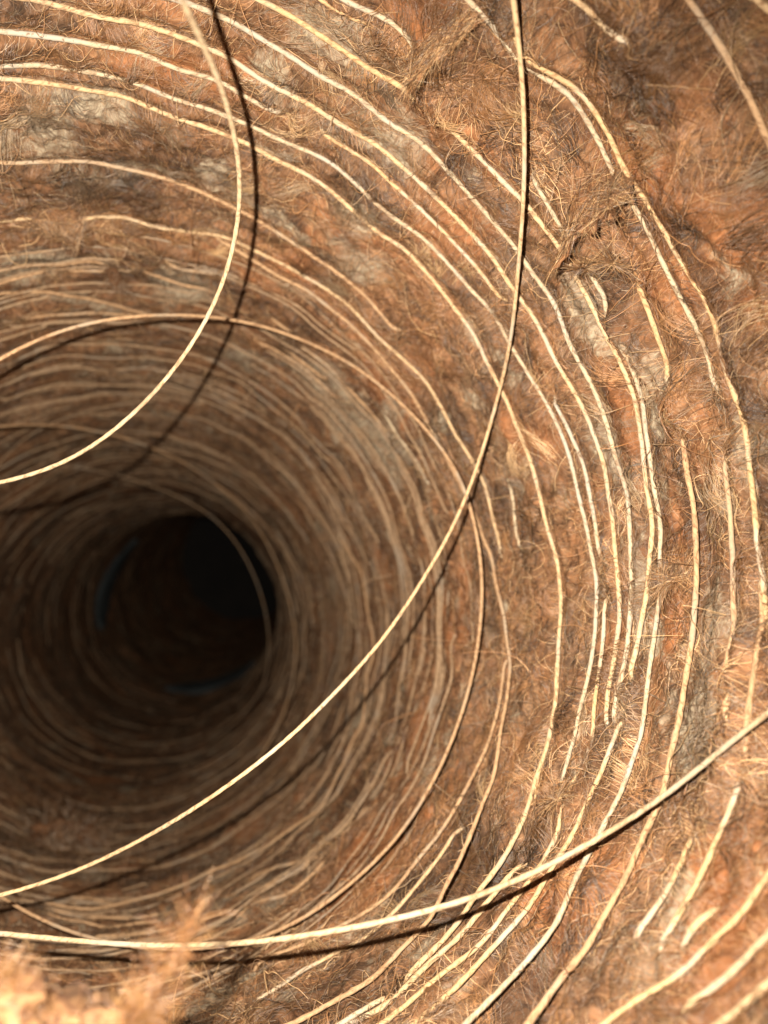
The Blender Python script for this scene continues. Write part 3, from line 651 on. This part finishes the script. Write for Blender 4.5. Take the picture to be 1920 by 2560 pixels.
def wall_fibres(n, th, s, k, lmin, lmax, lift, curl, along):
    ang = math.pi * 1.3 * wnoise(th, s, 0.022, 0.016, 20, 2) + rng.normal(0, 0.55, n)
    ang = ang * (1 - along) + rng.choice([0, math.pi], n)
    ln = rng.uniform(lmin, lmax, n)
    bend = rng.normal(0, curl, n)
    bend2 = rng.normal(0, curl * 0.8, n)
    st = ln / (k - 1)
    T = np.zeros((n, k)); U = np.zeros((n, k)); a = ang.copy()
    T[:, 0], U[:, 0] = th, s
    for i in range(1, k):
        f = i / (k - 1)
        a = a + (bend * (1 - f) + bend2 * f) / (k - 1)
        T[:, i] = T[:, i - 1] + np.cos(a) * st / R
        U[:, i] = U[:, i - 1] + np.sin(a) * st / R
    f = np.linspace(0, 1, k)[None, :]
    l = lift(n)[:, None]
    shape = np.where(rng.random(n)[:, None] < 0.5, np.sin(f * math.pi), f ** 1.5)
    nn = height(T, U) - 0.0001 + l * shape * (1 - 0.8 * bilin(groove, T, U)) + rng.normal(0, 0.00008, (n, k))
    return wall_xyz(T, U, nn)

def scatter(n, lo, hi, tlo, thi):
    s = np.exp(rng.uniform(math.log(lo + 1), math.log(hi + 1), n)) - 1
    return np.radians(rng.uniform(tlo, thi, n)), s

W_MAT = [0.16, 0.22, 0.24, 0.16, 0.08, 0.08, 0.06]
W_STRAY = [0.04, 0.10, 0.22, 0.26, 0.26, 0.08, 0.04]
sets = []
def fibres(n, box, k, lmin, lmax, lift, curl, along, rlo, rhi, w):
    th, s = scatter(n, *box)
    p = wall_fibres(n, th, s, k, lmin, lmax, lift, curl, along)
    return p, rng.uniform(rlo, rhi, n), fibre_colors(th, s, w)
mat_lift = lambda n: rng.exponential(0.00045, n)
def merge(parts):
    return [np.concatenate(x) for x in zip(*parts)]
near = merge([fibres(80000, (0.40, 1.95, -80, 134), 7, .003, .012, mat_lift, 1.0, .35, .000035, .00007, W_MAT),
              fibres(30000, (1.75, 5.0, -180, 180), 7, .006, .022, mat_lift, 1.0, .6, .00006, .00013, W_MAT)])
hair_object("fibre_mat", *near, wall)
stray = merge([fibres(5200, (0.40, 2.0, -80, 134), 12, .004, .015, lambda n: rng.exponential(0.0018, n) + 0.0004, 1.6, .1, .00005, .00009, W_STRAY),
               fibres(900, (0.40, 2.0, -80, 134), 12, .012, .028, lambda n: rng.exponential(0.003, n) + 0.0008, 3.0, .1, .00006, .00011, W_STRAY),
               fibres(1500, (1.75, 4.0, -140, 130), 12, .012, .035, lambda n: rng.exponential(0.003, n), 2.6, .2, .00008, .00014, W_STRAY)])
# locks: matted bunches that stand a little proud of the felt
def locks(m, per, box):
    th0, s0 = scatter(m, *box)
    a0 = math.pi * 1.3 * wnoise(th0, s0, 0.022, 0.016, 20, 2) + rng.normal(0, 0.6, m)
    b0 = rng.normal(0, 1.3, m); l0 = rng.uniform(.006, .016, m); h0 = rng.exponential(.0011, m) + .0008
    tone = rng.choice([0, 1, 2, 3, 4, 5], m, p=[.16, .24, .26, .20, .06, .08]); val = rng.uniform(.7, 1.3, m)
    r = lambda x: np.repeat(x, per)
    n = m * per; k = 9; f = np.linspace(0, 1, k)[None, :]
    th = r(th0) + rng.normal(0, .0013, n) / R; s = r(s0) + rng.normal(0, .0013, n) / R
    a = r(a0) + rng.normal(0, .16, n); bend = r(b0) + rng.normal(0, .3, n); ln = r(l0) * rng.uniform(.6, 1.15, n)
    ang = a[:, None] + bend[:, None] * f
    st = (ln / (k - 1))[:, None]
    T = th[:, None] + np.cumsum(np.cos(ang) * st, 1) / R; U = s[:, None] + np.cumsum(np.sin(ang) * st, 1) / R
    nn = height(T, U) + (r(h0) * rng.uniform(.3, 1.1, n))[:, None] * np.sin(f * 2.7) * (1 - 0.7 * bilin(groove, T, U)) - 0.0002
    c = PAL[r(tone)] * (r(val) * rng.uniform(.85, 1.15, n))[:, None]
    c = c * (1 - 0.7 * dark_mask(th, s)[:, None])
    l = lint_lift_mask(th, s)[:, None] * 0.4
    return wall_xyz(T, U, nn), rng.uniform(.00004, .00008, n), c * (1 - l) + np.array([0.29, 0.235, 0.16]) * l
hair_object("fibre_locks", *locks(1300, 26, (0.40, 1.95, -80, 134)), wall)
hair_object("stray_fibres", *stray, wall)
# short bristles that poke out of the windings
ps, rs, cs = [], [], []
for th, s, hh in fuzz_roots:
    n = int(len(th) * 1.3)
    i = rng.integers(0, len(th), n)
    k = 5; f = np.linspace(0, 1, k)[None, :]
    ln = rng.uniform(.0012, .0055, n)[:, None]
    a = rng.uniform(0, TWO_PI, n)[:, None]; el = rng.uniform(0.1, 1.0, n)[:, None]
    T = th[i][:, None] + f * ln * np.cos(a) * np.cos(el) / R
    U = s[i][:, None] + f * ln * np.sin(a) * np.cos(el) / R
    nn = hh[i][:, None] + f * ln * np.sin(el) - f ** 2 * ln * 0.3
    ps.append(wall_xyz(T, U, nn)); rs.append(rng.uniform(.00004, .00008, n))
    cs.append(PAL[rng.choice([2, 3, 4, 4], n)] * rng.uniform(.8, 1.3, (n, 1)))
hair_object("twine_bristles", np.concatenate(ps), np.concatenate(rs), np.concatenate(cs), wall)

# matted fibres lying across the ends of the windings
ps, rs, cs = [], [], []
for th, s, hh in fuzz_roots:
    for e in (0, -1):
        m = 45
        t0 = th[e] + (rng.normal(0, .0035, m) + (0.003 if e == 0 else -0.003)) / R; s0 = s[e] + rng.normal(0, .0018, m) / R
        k = 7; f = np.linspace(0, 1, k)[None, :] - 0.5
        a = rng.normal(math.pi / 2, 0.7, m)[:, None] + f * rng.normal(0, 1.0, (m, 1)); ln = rng.uniform(.005, .013, m)[:, None]
        T = t0[:, None] + f * ln * np.cos(a) / R; U = s0[:, None] + f * ln * np.sin(a) / R
        nn = height(T, U) + rng.uniform(.0004, .0022, (m, 1)) * (1 - (2 * f) ** 2)
        ps.append(wall_xyz(T, U, nn)); rs.append(rng.uniform(.00004, .00009, m)); cs.append(fibre_colors(t0, s0, W_MAT))
hair_object("end_fibres", np.concatenate(ps), np.concatenate(rs), np.concatenate(cs), wall)

# ------------------------------------------------------------------ loose flaps of felt that lap over the windings
def flap(attached, free, lift, nu=48, nv=22, thick=0.0011):
    A, F = np.array(attached, float), np.array(free, float)
    u = np.linspace(0, 1, nu); v = np.linspace(0, 1, nv)
    def along(E, x):
        q = np.linspace(0, 1, len(E))
        e = np.stack([np.interp(x, q, E[:, 0]), np.interp(x, q, E[:, 1])], 1)
        return smooth_path(e, 6)
    a, f = along(A, u), along(F, u)
    rag = np.interp(u, np.linspace(0, 1, 19), rng.uniform(0.62, 1.10, 19)) + rng.uniform(-.05, .05, nu)
    vv = v[None, :] * (1 + (rag[:, None] - 1) * v[None, :] ** 2)
    T = np.radians(a[:, None, 0] * (1 - vv) + f[:, None, 0] * vv); U = a[:, None, 1] * (1 - vv) + f[:, None, 1] * vv
    edge = smoothstep(0, 0.10, u) * smoothstep(0, 0.10, 1 - u)
    base = height(T, U)
    n_top = base - 0.0012 + (lift * (0.5 * edge + 0.5))[:, None] * (np.clip(v, 0, 1) ** 0.8)[None, :] + 0.0011 * wnoise(T, U, 0.006, 0.005, 41, 2) + 0.0008
    top = wall_xyz(T, U, n_top); bot = wall_xyz(T, U, n_top - thick)
    V = np.concatenate([top.reshape(-1, 3), bot.reshape(-1, 3)])
    nb = nu * nv; Q = []
    for i in range(nu - 1):
        for j in range(nv - 1):
            k = i * nv + j
            Q.append((k, k + nv, k + nv + 1, k + 1)); Q.append((nb + k, nb + k + 1, nb + k + nv + 1, nb + k + nv))
    def rim(idx):
        for x, y in zip(idx[:-1], idx[1:]): Q.append((x, y, nb + y, nb + x))
    rim([i * nv for i in range(nu)]); rim([i * nv + nv - 1 for i in range(nu)])
    rim(list(range(nv))); rim([(nu - 1) * nv + j for j in range(nv)])
    me = mesh_np("felt_flap", V, Q)
    set_uv(me, np.tile(np.stack([T * R, U * R], -1).reshape(-1, 2), (2, 1)))
    set_attr(me, "lint_lift", np.tile(0.5 * lint_lift_mask(T, U).ravel(), 2))
    set_attr(me, "rust", np.full(len(V), 0.08)); set_attr(me, "dark", np.zeros(len(V)))
    o = add("felt_flap", me, tube, M_FELT)
    # fuzz on the flap
    m = 1100
    iu, iv = rng.random(m) * (nu - 1.01), rng.random(m) ** 0.8 * (nv - 1.01)
    root = top[iu.astype(int), iv.astype(int)]
    k = 5; f_ = np.linspace(0, 1, k)[None, :, None]
    g = np.stack([top[np.minimum(iu.astype(int) + 1, nu - 1), iv.astype(int)] - root, top[iu.astype(int), np.minimum(iv.astype(int) + 1, nv - 1)] - root], 1)
    w = rng.normal(0, 1, (m, 2, 1)); dirv = (g / (np.linalg.norm(g, axis=2, keepdims=True) + 1e-9) * w).sum(1)
    dirv /= np.linalg.norm(dirv, axis=1, keepdims=True) + 1e-9
    inward = -root * np.array([1, 0, 1]); inward /= np.linalg.norm(inward, axis=1, keepdims=True)
    ln = rng.uniform(.002, .007, m)[:, None, None]
    p = root[:, None, :] + dirv[:, None, :] * ln * f_ + inward[:, None, :] * (0.0002 + rng.exponential(.0003, (m, 1, 1)) * np.sin(f_ * 2.4))
    c = PAL[rng.choice([0, 1, 1, 2, 3, 5, 4], m)] * rng.uniform(.8, 1.2, (m, 1))
    hair_object("flap_fuzz", p, rng.uniform(.00004, .00007, m), c, o)
    return o

flap([(40.31, 0.8319), (42.48, 0.8529), (43.48, 0.9004), (43.14, 0.9721), (40.84, 1.0203)], [(36.95, 0.8369), (37.64, 0.8692), (37.32, 0.9191), (37.35, 0.9762), (37.79, 1.0202)], 0.0105)
flap([(67.07, 0.9531), (66.09, 0.905), (64.54, 0.8606), (63.25, 0.8236)], [(65.05, 0.9615), (64.42, 0.9219), (63.33, 0.8805), (62.01, 0.8319)], 0.0085)
flap([(109.94, 1.8388), (107.37, 1.8286), (104.82, 1.8322), (101.83, 1.8422)], [(108.4, 1.8752), (106.52, 1.8945), (104.59, 1.9105), (102.63, 1.8701)], 0.0050)
flap([(0.36, 1.1354), (0.55, 1.1059), (-0.39, 1.0698)], [(-3.4, 1.1355), (-4.24, 1.1101), (-3.23, 1.0608)], 0.0026)
flap([(-25.34, 1.3986), (-24.83, 1.3696), (-24.67, 1.3328)], [(-29.03, 1.3754), (-29.25, 1.3397), (-28.65, 1.3198)], 0.0024)
flap([(35.7, 1.0439), (34.87, 0.9952), (32.92, 0.9611)], [(36.26, 1.0243), (35.91, 0.9841), (34.31, 0.9551)], 0.0028)

# ------------------------------------------------------------------ tufts of loose fibre
def blob_chain(name, spine, radii, sides=36, rough=0.35):
    """a lumpy, closed mass of felt along a spine"""
    P = np.array(spine, float); r = np.array(radii, float)
    n = 10 * (len(P) - 1) + 1
    q = np.linspace(0, 1, len(P)); x = np.linspace(0, 1, n)
    P = smooth_path(np.stack([np.interp(x, q, P[:, i]) for i in range(3)], 1), 6)
    r = np.interp(x, q, r)
    r = r * np.sqrt(np.clip(1 - np.clip((x - 0.93) / 0.07, 0, 1) ** 2, 0.0004, 1)) * np.sqrt(np.clip(1 - np.clip((0.03 - x) / 0.03, 0, 1) ** 2, 0.0004, 1))
    T = np.gradient(P, axis=0); T /= np.linalg.norm(T, axis=1)[:, None]
    A = np.cross(T, [0.2, 0.9, 0.3]); A /= np.linalg.norm(A, axis=1)[:, None]; B = np.cross(T, A)
    ph = np.linspace(0, TWO_PI, sides, endpoint=False)
    U, W_ = np.meshgrid(x * 9, ph / TWO_PI * 8, indexing='ij')
    bump = 1 + 0.6 * rough * (2 * vnoise(W_ * 4, U * 5, 53, 32) - 1) + rough * (2 * vnoise(W_, U, 51, 8) - 1) + 0.5 * rough * (2 * vnoise(W_ * 2, U * 2.3, 52, 16) - 1)
    V = P[:, None] + (r[:, None] * bump)[:, :, None] * (np.cos(ph)[None, :, None] * A[:, None] + np.sin(ph)[None, :, None] * B[:, None])
    i, j = np.meshgrid(np.arange(n - 1), np.arange(sides), indexing='ij'); j2 = (j + 1) % sides
    Q = np.stack([i * sides + j, i * sides + j2, (i + 1) * sides + j2, (i + 1) * sides + j], -1).reshape(-1, 4)
    Q = np.concatenate([Q, [[0, sides - 1 - 0, sides - 2, 1]]]) if False else Q
    me = mesh_np(name, V.reshape(-1, 3), Q)
    set_uv(me, np.stack([np.repeat(ph[None] / TWO_PI * 0.06, n, 0), np.repeat(x[:, None] * 0.1, sides, 1)], -1).reshape(-1, 2))
    for a_, v_ in (("lint_lift", 0.1), ("rust", 0.12), ("dark", 0.3)): set_attr(me, a_, np.full(n * sides, v_))
    return me, P, r

def curls(P, r, n, lmin, lmax, rlo, rhi, pal, out=0.5, curl=2.5, k=11):
    i = rng.integers(2, len(P), n)
    d = rng.normal(0, 1, (n, 3)); d /= np.linalg.norm(d, axis=1)[:, None]
    root = P[i] + d * (r[i] * rng.uniform(0.3, 1.05, n))[:, None]
    ext_ = np.gradient(P, axis=0)[i]; ext_ /= np.linalg.norm(ext_, axis=1)[:, None]
    t = rng.normal(0, 0.8, (n, 3)) + d * out * 0.4 + ext_ * 0.9; t /= np.linalg.norm(t, axis=1)[:, None]
    ax = rng.normal(0, 1, (n, 3)); ax /= np.linalg.norm(ax, axis=1)[:, None]
    st = rng.uniform(lmin, lmax, n)[:, None] / (k - 1); ang = rng.normal(0, curl, n)[:, None] / (k - 1)
    pts = [root]
    for _ in range(k - 1):
        t = t + np.cross(ax, t) * ang; t /= np.linalg.norm(t, axis=1)[:, None]
        pts.append(pts[-1] + t * st)
    c = np.array(pal)[rng.integers(0, len(pal), n)] * rng.uniform(.75, 1.2, (n, 1))
    return np.stack(pts, 1), rng.uniform(rlo, rhi, n), c

ORANGE = [(0.19, 0.092, 0.034), (0.13, 0.058, 0.021), (0.24, 0.135, 0.056), (0.10, 0.042, 0.016)]
M_TUFT = plain_material("bright orange tan tuft", (0.075, 0.032, 0.012), (0.19, 0.098, 0.040), 420.0)
def tuft(spines, label, hairs, rl, pal, rough=0.35, mat=None, wisps=None):
    base = spines[0][0][0]
    root = tag(empty("fibre_tuft", base), label, "tuft", "tufts of loose fibre in the tube")
    allp = []
    for spine, radii in spines:
        me, P, r = blob_chain("tuft_core", spine, radii, rough=rough)
        add("tuft_core", me, root, mat or M_FELT)
        allp.append(curls(P, r, *hairs, *rl, pal))
    if wisps:
        P, r = np.array(wisps[0]), np.array(wisps[1]); x = np.linspace(0, 1, 40); q = np.linspace(0, 1, len(P))
        P = smooth_path(np.stack([np.interp(x, q, P[:, i]) for i in range(3)], 1), 4); r = np.interp(x, q, r)
        allp.append(curls(P, r, *wisps[2:], *rl, pal))
    hair_object("tuft_fibres", *merge(allp), root)
    return root

# big foreground tuft: a frayed lump of felt standing up from the bottom of the wall
tuft([([(0.004, 0.150, -0.124), (0.001, 0.142, -0.105), (-0.006, 0.135, -0.0875), (-0.0085, 0.132, -0.0790), (-0.0105, 0.1297, -0.0725)],
       [0.020, 0.015, 0.0110, 0.0060, 0.0025]),
      ([(0.010, 0.145, -0.118), (0.0025, 0.132, -0.0890), (0.0060, 0.128, -0.0815), (0.0085, 0.1252, -0.0775)],
       [0.016, 0.0105, 0.0052, 0.0020])],
     "bright blurred orange fibre tuft in the lower left foreground", (2300, 0.002, 0.0065), (0.00003, 0.00008), ORANGE, 0.6, M_TUFT,
     wisps=([(0.0020, 0.131, -0.0850), (0.0075, 0.126, -0.0790), (0.0117, 0.1219, -0.0716), (0.0133, 0.1189, -0.0660)], [0.006, 0.0045, 0.0022, 0.0008], 260, 0.004, 0.009))
def wall_pt(t, s, n): return tuple(wall_xyz(np.radians(t), s, n))
RED = [(0.15, 0.085, 0.045), (0.10, 0.055, 0.03), (0.26, 0.19, 0.13), (0.20, 0.11, 0.055)]
tuft([([wall_pt(-109.61, 3.8707, -0.001), wall_pt(-106.55, 3.8042, 0.004), wall_pt(-102.41, 3.8071, 0.008), wall_pt(-97.07, 3.8752, 0.006), wall_pt(-92.7, 3.9398, 0.001)],
       [0.003, 0.006, 0.0055, 0.0045, 0.002])],
     "tangled reddish brown fibre clump on the lower wall above the diagonal twine at left", (700, 0.006, 0.022), (0.00012, 0.00035), RED, 0.9)
tuft([([wall_pt(98.56, 2.133, -0.001), wall_pt(98.21, 2.1398, 0.0015), wall_pt(97.57, 2.1594, 0.0035), wall_pt(97.07, 2.1728, 0.0045)],
       [0.0018, 0.0022, 0.0025, 0.0014])],
     "small brown fibre knot caught on the twine rings at upper left", (140, 0.004, 0.012), (0.00005, 0.0001), RED)
